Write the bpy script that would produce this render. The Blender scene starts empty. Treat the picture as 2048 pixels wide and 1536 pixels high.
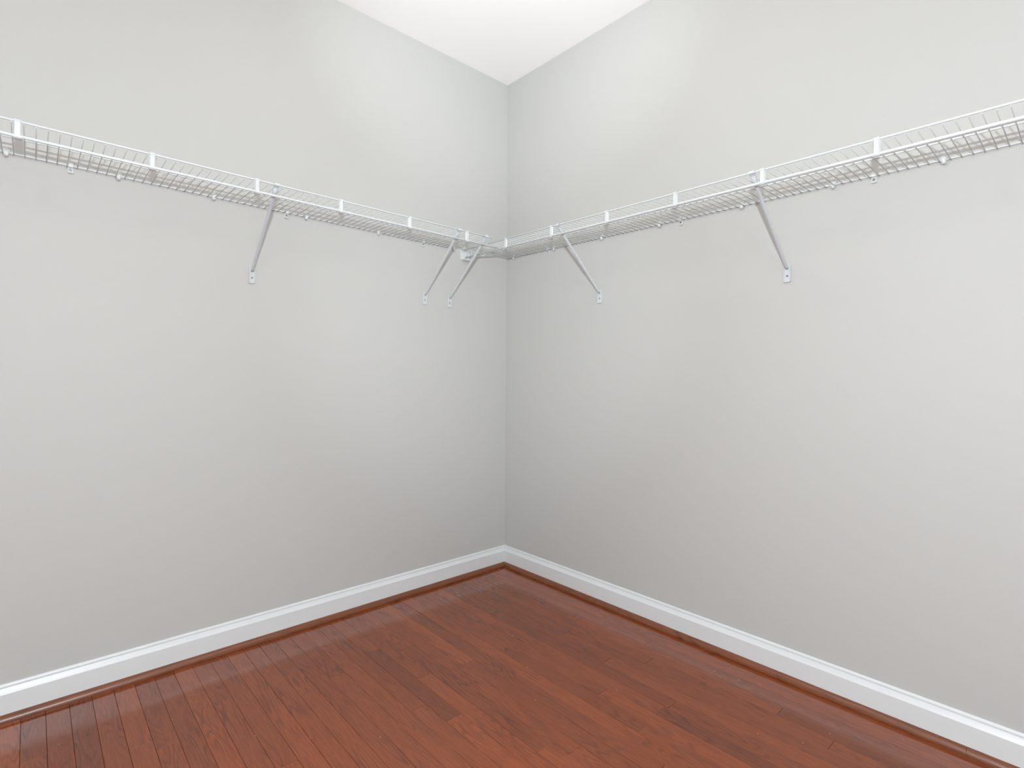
import bpy, bmesh, math, random
from mathutils import Vector, Matrix

random.seed(11)
S = bpy.context.scene
COL = S.collection

# ------------------------------------------------------------------ camera
F_PX, CY, YAW, ROLL = 1059.76, 751.85, 0.73638, 0.00687
cam_d = bpy.data.cameras.new('camera')
cam_d.sensor_fit = 'HORIZONTAL'
cam_d.sensor_width = 36.0
cam_d.lens = F_PX / 2048 * 36.0
cam_d.shift_y = -(768 - CY) / 2048
cam_d.clip_start = 0.02
cam = bpy.data.objects.new('camera', cam_d)
COL.objects.link(cam)
fw = Vector((math.sin(YAW), math.cos(YAW), 0))
rt = Vector((math.cos(YAW), -math.sin(YAW), 0))
up = Vector((0, 0, 1))
r2 = math.cos(ROLL) * rt + math.sin(ROLL) * up
u2 = -math.sin(ROLL) * rt + math.cos(ROLL) * up
m = Matrix((r2, u2, -fw)).transposed().to_4x4()
m.translation = Vector((-2.01445, -2.27553, 1.07809))
cam.matrix_world = m
S.camera = cam

# ------------------------------------------------------------------ world, lights, exposure
world = bpy.data.worlds.new('world')
S.world = world
world.use_nodes = True
world.node_tree.nodes['Background'].inputs['Color'].default_value = (0.9, 0.95, 1.0, 1)
world.node_tree.nodes['Background'].inputs['Strength'].default_value = 0.3

S.view_settings.view_transform = 'Standard'
S.view_settings.look = 'None'
S.view_settings.gamma = 1.0
S.view_settings.use_curve_mapping = False
S.view_settings.exposure = 0.03


def lamp(name, kind, loc, energy, color, **kw):
    d = bpy.data.lights.new(name, kind)
    d.energy = energy
    d.color = color
    for k, v in kw.items():
        setattr(d, k, v)
    o = bpy.data.objects.new(name, d)
    o.location = loc
    COL.objects.link(o)
    return o


# the photographer's flash just above the camera: bare spill; two spots added to lift the corner and the ceiling
FLASH = Vector((-2.04, -2.31, 1.37))
FLASH_COL = (0.90, 0.96, 1.0)
lamp('camera_flash', 'POINT', FLASH, 112, FLASH_COL, shadow_soft_size=0.020)
o = lamp('corner_fill_spot', 'SPOT', FLASH, 62, FLASH_COL, shadow_soft_size=0.025, spot_size=math.radians(48), spot_blend=1.0)
o.rotation_euler = (Vector((-0.12, 0, 1.3)) - FLASH).to_track_quat('-Z', 'Z').to_euler()
o = lamp('ceiling_fill_spot', 'SPOT', FLASH, 170, FLASH_COL, shadow_soft_size=0.025, spot_size=math.radians(42), spot_blend=1.0)
o.rotation_euler = (Vector((-0.5, -0.55, 2.74)) - FLASH).to_track_quat('-Z', 'Z').to_euler()
# soft fill added before the two far walls to even the light; no windows there
o = lamp('back_fill', 'AREA', (-2.2, -5.36, 1.55), 18, (0.95, 0.98, 1.0), shape='RECTANGLE', size=1.8, size_y=1.5)
o.rotation_euler = Vector((0, 1, 0)).to_track_quat('-Z', 'Z').to_euler()
o = lamp('side_fill', 'AREA', (-4.96, -2.0, 1.55), 11, (0.95, 0.98, 1.0), shape='RECTANGLE', size=1.8, size_y=1.5)
o.rotation_euler = Vector((1, 0, 0)).to_track_quat('-Z', 'Z').to_euler()
# warm unseen top light behind the camera; a small fill added for the corner
lamp('upper_fill', 'POINT', (-2.5, -2.7, 2.45), 28, (1.0, 0.95, 0.88), shadow_soft_size=0.15)
lamp('upper_fill', 'POINT', (-0.97, -1.08, 2.53), 8.5, (1.0, 0.96, 0.90), shadow_soft_size=0.15)

# ------------------------------------------------------------------ helpers
H = 2.7436          # ceiling height
XL, YB = -5.0, -5.4  # far ends of the closet (behind the camera)


def tag(o, label=None, cat=None, group=None, kind=None):
    if label: o['label'] = label
    if cat: o['category'] = cat
    if group: o['group'] = group
    if kind: o['kind'] = kind
    return o


def obj(name, bm, mat, parent=None, smooth=False):
    me = bpy.data.meshes.new(name)
    bmesh.ops.recalc_face_normals(bm, faces=bm.faces[:])
    bm.to_mesh(me)
    bm.free()
    if smooth:
        for p in me.polygons:
            p.use_smooth = True
    me.materials.append(mat)
    o = bpy.data.objects.new(name, me)
    COL.objects.link(o)
    if parent: o.parent = parent
    return o


def inst(name, src, parent, matrix):
    o = bpy.data.objects.new(name, src.data)
    COL.objects.link(o)
    o.parent = parent
    o.matrix_local = matrix
    return o


def empty(name, matrix):
    o = bpy.data.objects.new(name, None)
    o.empty_display_size = 0.05
    COL.objects.link(o)
    o.matrix_world = matrix
    return o


def box(bm, x0, x1, y0, y1, z0, z1, bev=0.0, seg=1):
    vs = bmesh.ops.create_cube(bm, size=1.0)['verts']
    for v in vs:
        v.co = Vector(((x0 + x1) / 2 + v.co.x * (x1 - x0), (y0 + y1) / 2 + v.co.y * (y1 - y0), (z0 + z1) / 2 + v.co.z * (z1 - z0)))
    if bev:
        es = list({e for v in vs for e in v.link_edges})
        bmesh.ops.bevel(bm, geom=es, offset=bev, segments=seg, affect='EDGES', profile=0.5)
    return vs


def tube(bm, a, b, r, n=12, r1=None, cap_round=False):
    """cylinder from a to b"""
    a, b = Vector(a), Vector(b)
    d = (b - a)
    L = d.length
    q = d.to_track_quat('Z', 'Y').to_matrix()
    r1 = r if r1 is None else r1
    prof = [(r * .6, 0.0), (r, min(r * .4, L / 3)), (r1, L - min(r1 * .4, L / 3)), (r1 * .6, L)] if cap_round else [(r, 0), (r1, L)]
    rings = []
    for rr, z in prof:
        rings.append([bm.verts.new(a + q @ Vector((rr * math.cos(2 * math.pi * i / n), rr * math.sin(2 * math.pi * i / n), z))) for i in range(n)])
    for k in range(len(rings) - 1):
        for i in range(n):
            bm.faces.new((rings[k][i], rings[k][(i + 1) % n], rings[k + 1][(i + 1) % n], rings[k + 1][i]))
    bm.faces.new(rings[0][::-1])
    bm.faces.new(rings[-1])


def sweep_open(bm, pts2, x0, x1, th):
    """thin strip: polyline pts2 (y,z) thickened by th, extruded along x"""
    n = len(pts2)
    off = []
    for i in range(n):
        a = Vector(pts2[max(i - 1, 0)]); b = Vector(pts2[min(i + 1, n - 1)])
        t = (b - a).normalized()
        off.append(Vector(pts2[i]) + Vector((-t.y, t.x)) * th)
    loop = [Vector(p) for p in pts2] + off[::-1]
    prism(bm, loop, x0, x1)


def prism(bm, loop, x0, x1):
    A = [bm.verts.new((x0, p[0], p[1])) for p in loop]
    B = [bm.verts.new((x1, p[0], p[1])) for p in loop]
    k = len(loop)
    for i in range(k):
        bm.faces.new((A[i], A[(i + 1) % k], B[(i + 1) % k], B[i]))
    bm.faces.new(A[::-1])
    bm.faces.new(B)


# ------------------------------------------------------------------ materials
def nodes_of(name):
    mt = bpy.data.materials.new(name)
    mt.use_nodes = True
    nt = mt.node_tree
    return mt, nt, nt.nodes['Principled BSDF']


def N(nt, t, **kw):
    n = nt.nodes.new(t)
    for k, v in kw.items():
        setattr(n, k, v)
    return n


def paint(name, col, rough=0.6, bump=0.08, scale=420.0, spec=0.3, var=0.0):
    mt, nt, b = nodes_of(name)
    b.inputs['Roughness'].default_value = rough
    b.inputs['Specular IOR Level'].default_value = spec
    geo = N(nt, 'ShaderNodeNewGeometry')
    nz = N(nt, 'ShaderNodeTexNoise')
    nz.inputs['Scale'].default_value = scale
    nz.inputs['Detail'].default_value = 2
    nt.links.new(geo.outputs['Position'], nz.inputs['Vector'])
    bp = N(nt, 'ShaderNodeBump')
    bp.inputs['Strength'].default_value = bump
    bp.inputs['Distance'].default_value = 0.001
    nt.links.new(nz.outputs['Fac'], bp.inputs['Height'])
    nt.links.new(bp.outputs['Normal'], b.inputs['Normal'])
    if var:
        n2 = N(nt, 'ShaderNodeTexNoise')
        n2.inputs['Scale'].default_value = 1.6
        n2.inputs['Detail'].default_value = 3
        nt.links.new(geo.outputs['Position'], n2.inputs['Vector'])
        mx = N(nt, 'ShaderNodeMix', data_type='RGBA')
        mx.inputs[6].default_value = (*[c * (1 - var) for c in col], 1)
        mx.inputs[7].default_value = (*[c * (1 + var) for c in col], 1)
        nt.links.new(n2.outputs['Fac'], mx.inputs[0])
        nt.links.new(mx.outputs[2], b.inputs['Base Color'])
    else:
        b.inputs['Base Color'].default_value = (*col, 1)
    return mt


def wood(name, base, dark, light, rough, axis='Y', tint=True, amp=1.0):
    mt, nt, b = nodes_of(name)
    L = nt.links.new
    geo = N(nt, 'ShaderNodeNewGeometry')
    info = N(nt, 'ShaderNodeObjectInfo')
    # every board takes its own stretch of the log
    cmb = N(nt, 'ShaderNodeCombineXYZ')
    for i, k in enumerate((3.7, 19.0, 7.3)):
        mm = N(nt, 'ShaderNodeMath', operation='MULTIPLY')
        L(info.outputs['Random'], mm.inputs[0]); mm.inputs[1].default_value = k
        L(mm.outputs[0], cmb.inputs[i])
    add = N(nt, 'ShaderNodeVectorMath', operation='ADD')
    L(geo.outputs['Position'], add.inputs[0]); L(cmb.outputs[0], add.inputs[1])

    def mapped(sx, sy, sz):
        mp = N(nt, 'ShaderNodeMapping')
        mp.inputs['Scale'].default_value = (sx, sy, sz) if axis == 'Y' else (sy, sx, sz)
        L(add.outputs[0], mp.inputs['Vector'])
        return mp.outputs[0]
    # cathedral figure: contours of a stretched noise field
    n1 = N(nt, 'ShaderNodeTexNoise')
    n1.inputs['Scale'].default_value = 1.0; n1.inputs['Detail'].default_value = 1.5; n1.inputs['Roughness'].default_value = 0.45
    L(mapped(17, 2.2, 5), n1.inputs['Vector'])
    mul = N(nt, 'ShaderNodeMath', operation='MULTIPLY'); mul.inputs[1].default_value = 95.0
    L(n1.outputs['Fac'], mul.inputs[0])
    sn = N(nt, 'ShaderNodeMath', operation='SINE'); L(mul.outputs[0], sn.inputs[0])
    ring = N(nt, 'ShaderNodeMapRange')
    ring.inputs['From Min'].default_value = 0.0; ring.inputs['From Max'].default_value = 1.0
    L(sn.outputs[0], ring.inputs['Value'])
    # where the figure shows strongly
    n2 = N(nt, 'ShaderNodeTexNoise'); n2.inputs['Scale'].default_value = 1.0; n2.inputs['Detail'].default_value = 2
    L(mapped(16, 3.4, 3), n2.inputs['Vector'])
    mr2 = N(nt, 'ShaderNodeMapRange')
    mr2.inputs['From Min'].default_value = 0.42; mr2.inputs['From Max'].default_value = 0.68
    L(n2.outputs['Fac'], mr2.inputs['Value'])
    fig = N(nt, 'ShaderNodeMath', operation='MULTIPLY')
    L(ring.outputs[0], fig.inputs[0]); L(mr2.outputs[0], fig.inputs[1])
    # fine pores
    n3 = N(nt, 'ShaderNodeTexNoise'); n3.inputs['Scale'].default_value = 1.0; n3.inputs['Detail'].default_value = 3; n3.inputs['Roughness'].default_value = 0.65
    L(mapped(480, 16, 60), n3.inputs['Vector'])
    pores = N(nt, 'ShaderNodeMapRange')
    pores.inputs['From Min'].default_value = 0.30; pores.inputs['From Max'].default_value = 0.66
    L(n3.outputs['Fac'], pores.inputs['Value'])
    # soft dark patches of stain
    n4 = N(nt, 'ShaderNodeTexNoise'); n4.inputs['Scale'].default_value = 1.0; n4.inputs['Detail'].default_value = 3
    L(mapped(26, 5.0, 4), n4.inputs['Vector'])
    mr4 = N(nt, 'ShaderNodeMapRange')
    mr4.inputs['From Min'].default_value = 0.55; mr4.inputs['From Max'].default_value = 0.8
    L(n4.outputs['Fac'], mr4.inputs['Value'])

    def mix(fac, c1, c2, k=1.0):
        mx = N(nt, 'ShaderNodeMix', data_type='RGBA')
        if fac is not None:
            sc = N(nt, 'ShaderNodeMath', operation='MULTIPLY'); sc.inputs[1].default_value = k
            L(fac, sc.inputs[0]); L(sc.outputs[0], mx.inputs[0])
        for c, i in ((c1, 6), (c2, 7)):
            if isinstance(c, tuple): mx.inputs[i].default_value = (*c, 1)
            else: L(c, mx.inputs[i])
        return mx.outputs[2]
    col = mix(pores.outputs[0], base, light, 0.70 * amp)
    col = mix(fig.outputs[0], col, dark, 0.62 * amp)
    col = mix(mr4.outputs[0], col, dark, 0.45 * amp)
    if tint:
        att = N(nt, 'ShaderNodeAttribute', attribute_type='OBJECT', attribute_name='tone')
        hs = N(nt, 'ShaderNodeHueSaturation')
        mv = N(nt, 'ShaderNodeMapRange')
        mv.inputs['From Min'].default_value = -1; mv.inputs['From Max'].default_value = 1
        mv.inputs['To Min'].default_value = 0.62; mv.inputs['To Max'].default_value = 1.30
        L(att.outputs['Fac'], mv.inputs['Value'])
        L(mv.outputs[0], hs.inputs['Value'])
        L(col, hs.inputs['Color'])
        col = hs.outputs['Color']
    L(col, b.inputs['Base Color'])
    b.inputs['Roughness'].default_value = rough
    b.inputs['Specular IOR Level'].default_value = 0.8 if tint else 0.5
    bp = N(nt, 'ShaderNodeBump'); bp.inputs['Strength'].default_value = 0.04; bp.inputs['Distance'].default_value = 0.0004
    L(n3.outputs['Fac'], bp.inputs['Height'])
    L(bp.outputs['Normal'], b.inputs['Normal'])
    return mt


M_WALL = paint('greige_wall_paint', (0.488, 0.495, 0.483), rough=0.62, bump=0.05, var=0.006)
M_CEIL = paint('white_ceiling_paint', (0.93, 0.93, 0.925), rough=0.9, bump=0.03)
M_TRIM = paint('white_trim_enamel', (0.66, 0.685, 0.70), rough=0.35, bump=0.02, scale=150, spec=0.5)
M_WIRE = paint('white_vinyl_coating', (0.60, 0.64, 0.65), rough=0.35, bump=0.0, spec=0.5)
M_ROD = paint('white_epoxy_rod', (0.60, 0.64, 0.655), rough=0.3, bump=0.0, spec=0.5)
M_BRACE = paint('white_epoxy_steel', (0.57, 0.61, 0.64), rough=0.4, bump=0.0, spec=0.5)
M_CLIP = paint('white_nylon', (0.62, 0.65, 0.66), rough=0.4, bump=0.0, spec=0.5)
M_PLATE = paint('pale_nylon_anchor', (0.55, 0.59, 0.605), rough=0.4, bump=0.0, spec=0.5)
M_FLOOR = wood('red_brown_oak', (0.165, 0.033, 0.007), (0.078, 0.017, 0.006), (0.270, 0.064, 0.016), 0.10)
M_SHOE = wood('red_brown_shoe_left', (0.135, 0.040, 0.016), (0.025, 0.007, 0.003), (0.25, 0.085, 0.036), 0.32, axis='X', tint=False, amp=0.8)
M_SHOE_Y = wood('red_brown_shoe_right', (0.135, 0.040, 0.016), (0.025, 0.007, 0.003), (0.25, 0.085, 0.036), 0.32, axis='Y', tint=False, amp=0.8)
M_SUB = paint('dark_subfloor', (0.035, 0.014, 0.009), rough=0.8, bump=0.0)
M_STEEL = paint('zinc_screw', (0.30, 0.31, 0.32), rough=0.35, bump=0.0)
M_STEEL.node_tree.nodes['Principled BSDF'].inputs['Metallic'].default_value = 0.8
M_DUST = paint('pale_dust', (0.75, 0.68, 0.60), rough=0.9, bump=0.0)

# ------------------------------------------------------------------ room shell
T = 0.12


def slab(name, label, cat, mat, *b):
    bm = bmesh.new()
    box(bm, *b)
    return tag(obj(name, bm, mat), label, cat, kind='structure')


slab('wall_left', 'greige painted wall left of the corner, behind the left wire shelf', 'wall', M_WALL, XL - T, T, 0, T, -0.05, H)
slab('wall_right', 'greige painted wall right of the corner, behind the right wire shelf', 'wall', M_WALL, 0, T, YB - T, 0, -0.05, H)
slab('wall_side', 'greige painted closet wall facing the right wall, out of frame', 'wall', M_WALL, XL - T, XL, YB - T, 0, -0.05, H)
# back wall with the doorway the photographer stands in front of
bm = bmesh.new()
box(bm, XL, -3.4, YB - T, YB, -0.05, H)
box(bm, -1.0, 0, YB - T, YB, -0.05, H)
box(bm, -3.4, -1.0, YB - T, YB, 2.08, H)
tag(obj('wall_back', bm, M_WALL), 'greige painted back wall with an open doorway, out of frame', 'wall', kind='structure')
slab('ceiling', 'flat white painted ceiling', 'ceiling', M_CEIL, XL - T, T, YB - T, T, H, H + T)

# baseboards: one moulded profile, mitred at the corner  (offset from wall, height)
BASE = [(0, 0.0), (0.0150, 0.0), (0.0150, 0.0825), (0.0142, 0.0840), (0.0115, 0.0885), (0.0085, 0.0945), (0.0068, 0.0985),
        (0.0054, 0.0990), (0.0054, 0.1004), (0.0066, 0.1014), (0.0062, 0.1045), (0.0048, 0.1078), (0.0026, 0.1097), (0.0, 0.1100)]


def moulding(bm, prof, side, s0, s1, mitre0=True, gap=0.0):
    """profile run along a wall; s is the distance from the corner"""
    A, B = [], []
    for off, z in prof:
        a = (off if mitre0 else s0)
        if side == 'left':
            A.append(bm.verts.new((-a, -off, z))); B.append(bm.verts.new((-s1, -off, z)))
        else:
            A.append(bm.verts.new((-off, -a, z))); B.append(bm.verts.new((-off, -s1, z)))
    k = len(prof)
    for i in range(k):
        bm.faces.new((A[i], A[(i + 1) % k], B[(i + 1) % k], B[i]))
    bm.faces.new(A[::-1]); bm.faces.new(B)


bm = bmesh.new(); moulding(bm, BASE, 'left', 0, -XL)
tag(obj('baseboard_left', bm, M_TRIM), 'white moulded baseboard along the left wall', 'baseboard', kind='structure')
bm = bmesh.new(); moulding(bm, BASE, 'right', 0, -YB)
tag(obj('baseboard_right', bm, M_TRIM), 'white moulded baseboard along the right wall', 'baseboard', kind='structure')

SHOE = [(0.0152, 0.0)] + [(0.0152 + 0.0185 * math.cos(t), 0.0005 + 0.0205 * math.sin(t)) for t in [math.radians(k * 9) for k in range(0, 11)]]


def shoe(name, label, side, mat, cuts):
    root = tag(empty(name, Matrix.Identity(4)), label, 'shoe moulding', kind='structure')
    for i in range(len(cuts) - 1):
        bm = bmesh.new()
        moulding(bm, SHOE, side, cuts[i] + (0.0006 if i else 0), cuts[i + 1], mitre0=(i == 0))
        obj('quarter_round', bm, mat, root)
    return root


shoe('trim_1', 'red-brown wooden shoe moulding at the foot of the left baseboard', 'left', M_SHOE, [0, -XL])
shoe('trim_2', 'red-brown wooden shoe moulding at the foot of the right baseboard', 'right', M_SHOE_Y, [0, 1.51, 2.03, -YB])

# ------------------------------------------------------------------ floor of narrow oak boards
floor = slab('floor', 'glossy red-brown oak strip floor with boards running along the right wall', 'floor', M_SUB, XL - T, T, YB - T, T, -0.05, -0.004)
PW, PX0 = 0.0578, -1.8607        # board width, a seam seen in the photograph
# joints (row -> distances from the left wall) and board tones read off the photograph
JOINTS = {}
PXL, PYB = -2.80, -3.0          # boards are single parts as far as this, joined beyond
k0 = math.floor((PXL - PX0) / PW)
k1 = math.ceil((0 - PX0) / PW)
SEEN = []


def row_of(x):
    return math.floor((x - PX0) / PW)


def seen_joint(x, y, tone_near=None, tone_far=None):
    JOINTS.setdefault(row_of(x), []).append((-y, tone_far, tone_near))


seen_joint(-0.5061, -1.3313, -0.75, 0.15)
seen_joint(-0.2230, -1.5926, -0.55, 0.25)
seen_joint(-0.9300, -1.2054, 0.35, -0.3)
seen_joint(-1.0751, -0.8026, 0.1, -0.2)
seen_joint(-0.9154, -0.4506, 0.05, 0.15)
seen_joint(-0.6061, -1.3439, 0.0, -0.25)
seen_joint(-0.2848, -1.7561, 0.1, -0.1)
seen_joint(-1.4725, -0.7775, 0.25, 0.0)
for k in range(k0, k1):
    x0 = PX0 + k * PW
    x1 = min(x0 + PW, 0.0)
    x0 = max(x0, XL)
    if x1 - x0 < 0.004:
        continue
    fixed = sorted(JOINTS.get(k, []), key=lambda j: j[0])
    cuts = [0.0]
    if fixed:
        ys = [j[0] for j in fixed]
        d = ys[0]
        back = []
        while d > 1.25:
            d -= random.uniform(0.55, 1.1); back.append(d)
        cuts += sorted(back) + ys
    else:
        cuts.append(random.uniform(0.25, 1.5))
    while cuts[-1] < -PYB - 0.3:
        cuts.append(cuts[-1] + random.uniform(0.5, 1.5))
    cuts[-1] = min(cuts[-1], -PYB) if cuts[-1] > -PYB - 0.3 else cuts[-1]
    if cuts[-1] < -PYB: cuts.append(-PYB)
    cuts = [c for i, c in enumerate(cuts) if i == 0 or c - cuts[i - 1] > 0.04]
    for a, b in zip(cuts[:-1], cuts[1:]):
        g = 0.00030
        bm = bmesh.new()
        w, l = (x1 - x0) / 2 - g, (b - a) / 2 - g
        vs = box(bm, -w, w, -l, l, -0.018, 0.0)
        es = [e for e in bm.edges if all(v.co.z > -0.001 for v in e.verts)]
        bmesh.ops.bevel(bm, geom=es, offset=0.0006, segments=1, affect='EDGES')
        p = obj('plank', bm, M_FLOOR, floor)
        p.location = ((x0 + x1) / 2, -(a + b) / 2, 0.0)
        p.rotation_euler = (random.gauss(0, 0.0006), random.gauss(0, 0.0038), 0)
        tone = random.gauss(0.0, 0.27)
        for jd, tf, tn in fixed:
            if abs(b - jd) < 1e-6 and tf is not None: tone = tf
            if abs(a - jd) < 1e-6 and tn is not None: tone = tn
        p['tone'] = max(-0.95, min(0.95, tone))

# the same boards further back, joined
bm = bmesh.new()
def field(xa, xb, ya, yb):
    x = xa
    while x < xb - 1e-4:
        y = ya
        while y < yb - 1e-4:
            e = min(yb, y + random.uniform(0.5, 1.4))
            box(bm, x + 0.0003, min(x + PW, xb) - 0.0003, y + 0.0003, e - 0.0003, -0.018, 0.0)
            y = e
        x += PW
field(PX0 + k0 * PW, 0.0, YB, PYB)
field(XL, PX0 + k0 * PW, YB, 0.0)
far = obj('plank_field', bm, M_FLOOR, floor)
far['kind'] = 'stuff'
far['tone'] = 0.0

# ------------------------------------------------------------------ wire shelves
ZL, SL = 1.74242, 0.00817       # left shelf: height at the corner, rise per metre away from it
ZR, SR = 1.74735, 0.00879       # right shelf: height at the corner, fall per metre away from it
DEPTH, MID, DROP = 0.308, 0.162, 0.040
PITCH = 0.3055


def frame(xa, ya, origin):
    xa, ya = Vector(xa).normalized(), Vector(ya).normalized()
    za = xa.cross(ya)
    mm = Matrix((xa, ya, za)).transposed().to_4x4()
    mm.translation = Vector(origin)
    return mm


FL = lambda o=(0, 0, 0), s=0.0: frame((-1, 0, s), (0, -1, 0), o)     # local x runs away from the corner
FR = lambda o=(0, 0, 0), s=0.0: frame((0, 1, s), (-1, 0, 0), o)      # local x runs towards the corner

bm = bmesh.new(); tube(bm, (0, 0.004, -0.0042), (0, DEPTH, -0.0042), 0.00145, 8)
WIRE_SRC = obj('deck_wire', bm, M_WIRE, smooth=False)
for p in WIRE_SRC.data.polygons: p.use_smooth = len(p.vertices) == 4

# strap that hangs the rod from the front rail: splayed channel, hook over the rail, cradle under the rod
bm = bmesh.new()
sec = [(-0.0090, -0.0055), (-0.0055, 0.0), (0.0055, 0.0), (0.0090, -0.0055)]
th = 0.0013
inn = [(-0.0080, -0.0062), (-0.0050, -th), (0.0050, -th), (0.0080, -0.0062)]
loop = sec + inn[::-1]
A = [bm.verts.new((x, DEPTH + 0.0046 + y, 0.000)) for x, y in loop]
B = [bm.verts.new((x, DEPTH + 0.0046 + y, -DROP)) for x, y in loop]
for i in range(8):
    bm.faces.new((A[i], A[(i + 1) % 8], B[(i + 1) % 8], B[i]))
bm.faces.new(A[::-1]); bm.faces.new(B)
hook = [(DEPTH + 0.0045 * math.cos(t), 0.0045 * math.sin(t)) for t in [math.radians(a) for a in range(0, 226, 25)]]
sweep_open(bm, hook, -0.0075, 0.0075, -0.0012)
crad = [(DEPTH - 0.002 + 0.0062 * math.cos(t), -DROP + 0.0062 * math.sin(t)) for t in [math.radians(a) for a in range(0, -216, -24)]]
sweep_open(bm, crad, -0.0085, 0.0085, 0.0014)
STRAP_SRC = obj('rod_hanger', bm, M_WIRE)
SRC = [WIRE_SRC, STRAP_SRC]


def shelf(name, label, mat4, a, b, rod_a, first_strap, step):
    """a..b: extent in local x; straps every PITCH from first_strap in direction step"""
    root = tag(empty(name, mat4), label, 'shelf')
    for nm, v, w, r, s in (('front_rail', DEPTH, 0, 0.0031, a), ('middle_rail', MID, 0, 0.0029, a), ('back_rail', 0.006, 0, 0.0022, a), ('hang_rod', DEPTH - 0.002, -DROP, 0.0046, rod_a)):
        bm = bmesh.new()
        tube(bm, (s, v, w), (b, v, w), r, 16, cap_round=True)
        o = obj(nm, bm, M_ROD if nm == 'hang_rod' else M_WIRE, root)
        for p in o.data.polygons: p.use_smooth = len(p.vertices) == 4
    lo, hi = min(a, b), max(a, b)
    n = 0
    while True:
        x = first_strap + step * PITCH * n
        if not lo + 0.01 < x < hi - 0.01: break
        inst('rod_hanger', STRAP_SRC, root, Matrix.Translation((x, 0, 0)))
        n += 1
    q = PITCH / 12
    x = first_strap - q / 2
    while x - q > lo + 0.008: x -= q
    while x < hi - 0.008:
        if x > lo + 0.008:
            inst('deck_wire', WIRE_SRC, root, Matrix.Translation((x, 0, 0)))
        x += q
    return root


sh_l = shelf('wire_shelf', 'white wire shelf with hanging rod along the left wall, butting into the corner', FL((0, 0, ZL), SL), 0.3640, 2.85, 0.330, 0.519, 1)
sh_r = shelf('wire_shelf', 'white wire shelf with hanging rod along the right wall, running into the corner', FR((0, 0, ZR), SR), -0.006, -2.95, -0.014, -0.342, -1)
for s in SRC:
    me = s.data
    bpy.data.objects.remove(s)

# ------------------------------------------------------------------ diagonal braces
def screw(bm, y, z, r=0.0032, x=0.0):
    tube(bm, (x, y - 0.002, z), (x, y + 0.0008, z), r, 12)
    box(bm, x - r * 0.75, x + r * 0.75, y + 0.0004, y + 0.0011, z - r * 0.16, z + r * 0.16)


def make_brace(label, mat4, skew):
    """local y off the wall, z up; origin at the wall at deck height. skew = x shift of the top"""
    root = tag(empty('shelf_brace', mat4), label, 'shelf brace', group='diagonal braces under the wire shelves')
    top = Vector((skew, DEPTH - 0.002, -0.006)); bot = Vector((0, 0.0075, -0.262))
    d = (bot - top).normalized()
    side = Vector((1, 0, 0)); nrm = side.cross(d).normalized()
    # strut: oval tube, flattened at both ends
    bm = bmesh.new()
    L = (bot - top).length
    st = [(0.006, 0.0070, 0.0022), (0.030, 0.0070, 0.0028), (0.052, 0.0064, 0.0056), (L - 0.03, 0.0064, 0.0056), (L - 0.006, 0.0068, 0.0034), (L + 0.004, 0.0048, 0.0022)]
    rings = []
    for s, a, b in st:
        c = top + d * s
        rings.append([bm.verts.new(c + side * a * math.cos(2 * math.pi * i / 16) + nrm * b * math.sin(2 * math.pi * i / 16)) for i in range(16)])
    for k in range(len(rings) - 1):
        for i in range(16):
            bm.faces.new((rings[k][i], rings[k][(i + 1) % 16], rings[k + 1][(i + 1) % 16], rings[k + 1][i]))
    bm.faces.new(rings[0][::-1]); bm.faces.new(rings[-1])
    o = obj('strut', bm, M_BRACE, root)
    for p in o.data.polygons: p.use_smooth = len(p.vertices) == 4
    # hook folded over the front rail
    bm = bmesh.new()
    hk = [(DEPTH + 0.0048 * math.cos(t), 0.0048 * math.sin(t)) for t in [math.radians(a) for a in range(200, -61, -20)]]
    sweep_open(bm, hk, skew - 0.0095, skew + 0.0095, 0.0014)
    # tapering tongue from the hook down to the strut
    a0, a1 = top + Vector((0, 0.001, 0.002)), top + d * 0.034
    q = []
    for c, hw in ((a0, 0.0098), (a1, 0.0066)):
        for sx, sn in ((-1, -1), (1, -1), (1, 1), (-1, 1)):
            q.append(bm.verts.new(c + side * sx * hw + nrm * sn * 0.0014))
    for i in range(4):
        bm.faces.new((q[i], q[(i + 1) % 4], q[4 + (i + 1) % 4], q[4 + i]))
    bm.faces.new(q[:4][::-1]); bm.faces.new(q[4:])
    obj('hook', bm, M_BRACE, root)
    # wall plate with raised sides
    bm = bmesh.new()
    box(bm, -0.0115, 0.0115, 0.0, 0.0026, -0.311, -0.250, 0.0007)
    box(bm, -0.0120, -0.0088, 0.0, 0.0060, -0.311, -0.250, 0.0008)
    box(bm, 0.0088, 0.0120, 0.0, 0.0060, -0.311, -0.250, 0.0008)
    box(bm, -0.0120, 0.0120, 0.0, 0.0050, -0.312, -0.3085, 0.0008)
    pl = obj('wall_plate', bm, M_PLATE, root)
    bm = bmesh.new(); screw(bm, 0.0030, -0.2895, 0.0036)
    tag(obj('screw', bm, M_STEEL, pl), 'small grey screw head')
    return root


zl = lambda u: ZL + SL * u
zr = lambda y: ZR + SR * y
make_brace('white diagonal brace alone in the middle of the left shelf', FL((-1.3628, 0, zl(1.3628))), 0.008)
make_brace('white diagonal brace of the left shelf, further from the corner of the close pair', FL((-0.549, 0, zl(0.549))), 0.015)
make_brace('white diagonal brace at the corner end of the left shelf', FL((-0.398, 0, zl(0.398))), 0.008)
make_brace('white diagonal brace of the right shelf nearer to the corner', FR((0, -0.6768, zr(-0.6768))), -0.009)
make_brace('white diagonal brace of the right shelf further from the corner', FR((0, -1.5262, zr(-1.5262))), -0.005)

# ------------------------------------------------------------------ wall clips on the back rails
ORD = ['first', 'second', 'third', 'fourth', 'fifth', 'sixth', 'seventh', 'eighth', 'ninth', 'tenth']


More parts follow.
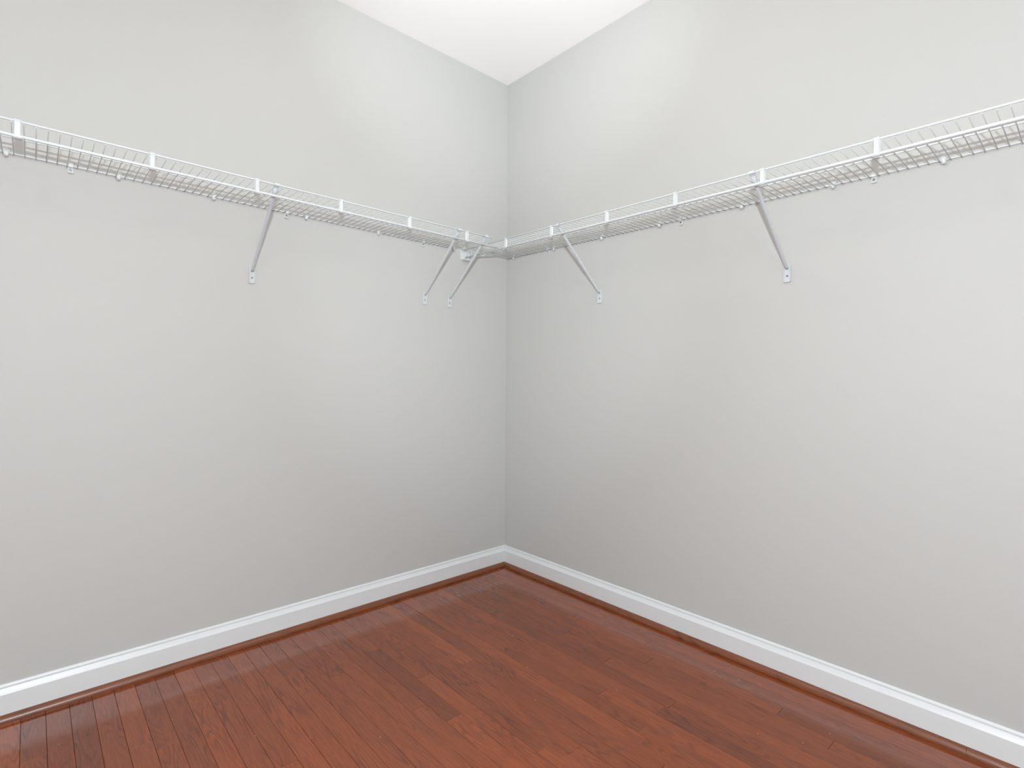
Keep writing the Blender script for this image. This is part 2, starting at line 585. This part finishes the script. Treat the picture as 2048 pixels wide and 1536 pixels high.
def clip_round(label, mat4, grp):
    root = tag(empty('wall_clip', mat4), label, 'wall clip', group=grp)
    bm = bmesh.new()
    # bulb that wraps the wire, wing tab above it
    prof = [(-0.0105, 0.0), (-0.0100, 0.0032), (-0.0078, 0.0058), (-0.003, 0.0070), (0.003, 0.0066), (0.006, 0.0052), (0.0075, 0.0)]
    n = 14
    rings = [[bm.verts.new((r * math.cos(2 * math.pi * i / n), 0.0065 + 0.95 * r * math.sin(2 * math.pi * i / n), z - 0.003)) for i in range(n)] for z, r in prof[1:-1]]
    for k in range(len(rings) - 1):
        for i in range(n):
            bm.faces.new((rings[k][i], rings[k][(i + 1) % n], rings[k + 1][(i + 1) % n], rings[k + 1][i]))
    bm.faces.new(rings[0][::-1]); bm.faces.new(rings[-1])
    o = obj('clip_body', bm, M_CLIP, root, smooth=True)
    bm = bmesh.new()
    tube(bm, (0.001, 0.0, 0.0085), (0.001, 0.0055, 0.0085), 0.0062, 14)
    box(bm, -0.0095, -0.003, 0.0, 0.0045, 0.004, 0.012, 0.001)
    tb = obj('anchor_tab', bm, M_CLIP, root)
    bm = bmesh.new(); tube(bm, (0.001, 0.0050, 0.0085), (0.001, 0.0064, 0.0085), 0.0026, 10)
    obj('pin', bm, M_PLATE, tb)
    return root


def clip_screw(label, mat4, grp):
    root = tag(empty('screw_clip', mat4), label, 'wall clip', group=grp)
    bm = bmesh.new()
    box(bm, -0.0075, 0.0075, 0.0, 0.0030, -0.021, 0.012, 0.0009)
    box(bm, -0.0065, 0.0065, 0.0, 0.0095, 0.0026, 0.0110, 0.0014)
    box(bm, -0.0065, 0.0065, 0.0075, 0.0098, -0.0045, 0.006, 0.0009)
    box(bm, -0.0078, 0.0078, 0.0, 0.0060, -0.0225, -0.0195, 0.0008)
    bd = obj('clip_body', bm, M_CLIP, root)
    bm = bmesh.new(); screw(bm, 0.0034, -0.0120, 0.0043)
    tag(obj('screw', bm, M_STEEL, bd), 'grey screw head')
    return root


LEFT = [(0.374, 'r'), (0.564, 's'), (0.809, 'r'), (1.148, 'r'), (1.230, 's'), (1.501, 'r'), (1.796, 'r'), (1.923, 's'), (2.077, 'r')]
RIGHT = [(0.067, 'r'), (0.332, 's'), (0.376, 'r'), (0.688, 'r'), (1.002, 'r'), (1.103, 's'), (1.361, 'r'), (1.673, 'r'), (1.790, 's'), (1.967, 'r')]
for side, data in (('left', LEFT), ('right', RIGHT)):
    cnt = {'r': 0, 's': 0}
    for u, t in data:
        mt4 = FL((-u, 0, zl(u)), SL) if side == 'left' else FR((0, -u, zr(-u)), SR)
        o = ORD[cnt[t]]; cnt[t] += 1
        grp = 'clips holding the back wire of the %s shelf' % side
        if t == 'r':
            clip_round('round white wall clip, %s from the corner on the back wire of the %s shelf' % (o, side), mt4, grp)
        else:
            clip_screw('white wall clip with exposed screw, %s from the corner under the %s shelf' % (o, side), mt4, grp)

# ------------------------------------------------------------------ end bracket of the right shelf on the left wall
rb = tag(empty('end_bracket', FL((-0.290, 0, zr(-0.01)))), 'white plastic end bracket on the left wall, carrying the right shelf near the corner', 'shelf bracket')
bm = bmesh.new()
box(bm, -0.026, 0.040, 0.0, 0.0030, -0.052, 0.012, 0.001)
bp_ = obj('back_plate', bm, M_CLIP, rb)
bm = bmesh.new()
box(bm, 0.008, 0.040, 0.0, 0.0075, 0.004, 0.022, 0.0012)
tb = obj('screw_tab', bm, M_CLIP, rb)
bm = bmesh.new(); screw(bm, 0.0078, 0.0135, 0.0042, 0.026)
tag(obj('screw', bm, M_PLATE, tb), 'white screw head')
bm = bmesh.new()
box(bm, -0.026, 0.038, 0.0, 0.016, 0.0005, 0.0040, 0.0008)
obj('top_ledge', bm, M_CLIP, rb)
bm = bmesh.new()
box(bm, -0.004, -0.0005, 0.0, 0.017, -0.045, 0.001, 0.0008)
box(bm, -0.024, -0.0205, 0.0, 0.017, -0.045, 0.001, 0.0008)
obj('rail_channel', bm, M_CLIP, rb)
bm = bmesh.new()
sweep_open(bm, [(0.0, -0.054), (0.012, -0.055), (0.017, -0.052), (0.018, -0.046)], -0.026, 0.030, 0.0025)
obj('rod_cradle', bm, M_CLIP, rb)

# ------------------------------------------------------------------ specks of dust on the floor
bm = bmesh.new()
for i in range(90):
    x, y = random.uniform(-2.1, -0.05), random.uniform(-2.2, -0.06)
    if i < 8: x, y = random.uniform(-0.09, -0.037), random.uniform(-0.09, -0.037)
    r = random.uniform(0.0005, 0.0013)
    ang = random.uniform(0, 3.14)
    c, s = math.cos(ang) * r * random.uniform(1, 2), math.sin(ang) * r
    b_ = [bm.verts.new((x + dx, y + dy, 0.0002)) for dx, dy in ((c, s), (-s * .6, c * .6), (-c, -s), (s * .6, -c * .6))]
    tp = bm.verts.new((x, y, 0.0002 + r * 0.8))
    for j in range(4):
        bm.faces.new((b_[j], b_[(j + 1) % 4], tp))
    bm.faces.new(b_[::-1])
tag(obj('dust_specks', bm, M_DUST), 'pale specks of dust and lint scattered on the wood floor', 'dust', kind='stuff')
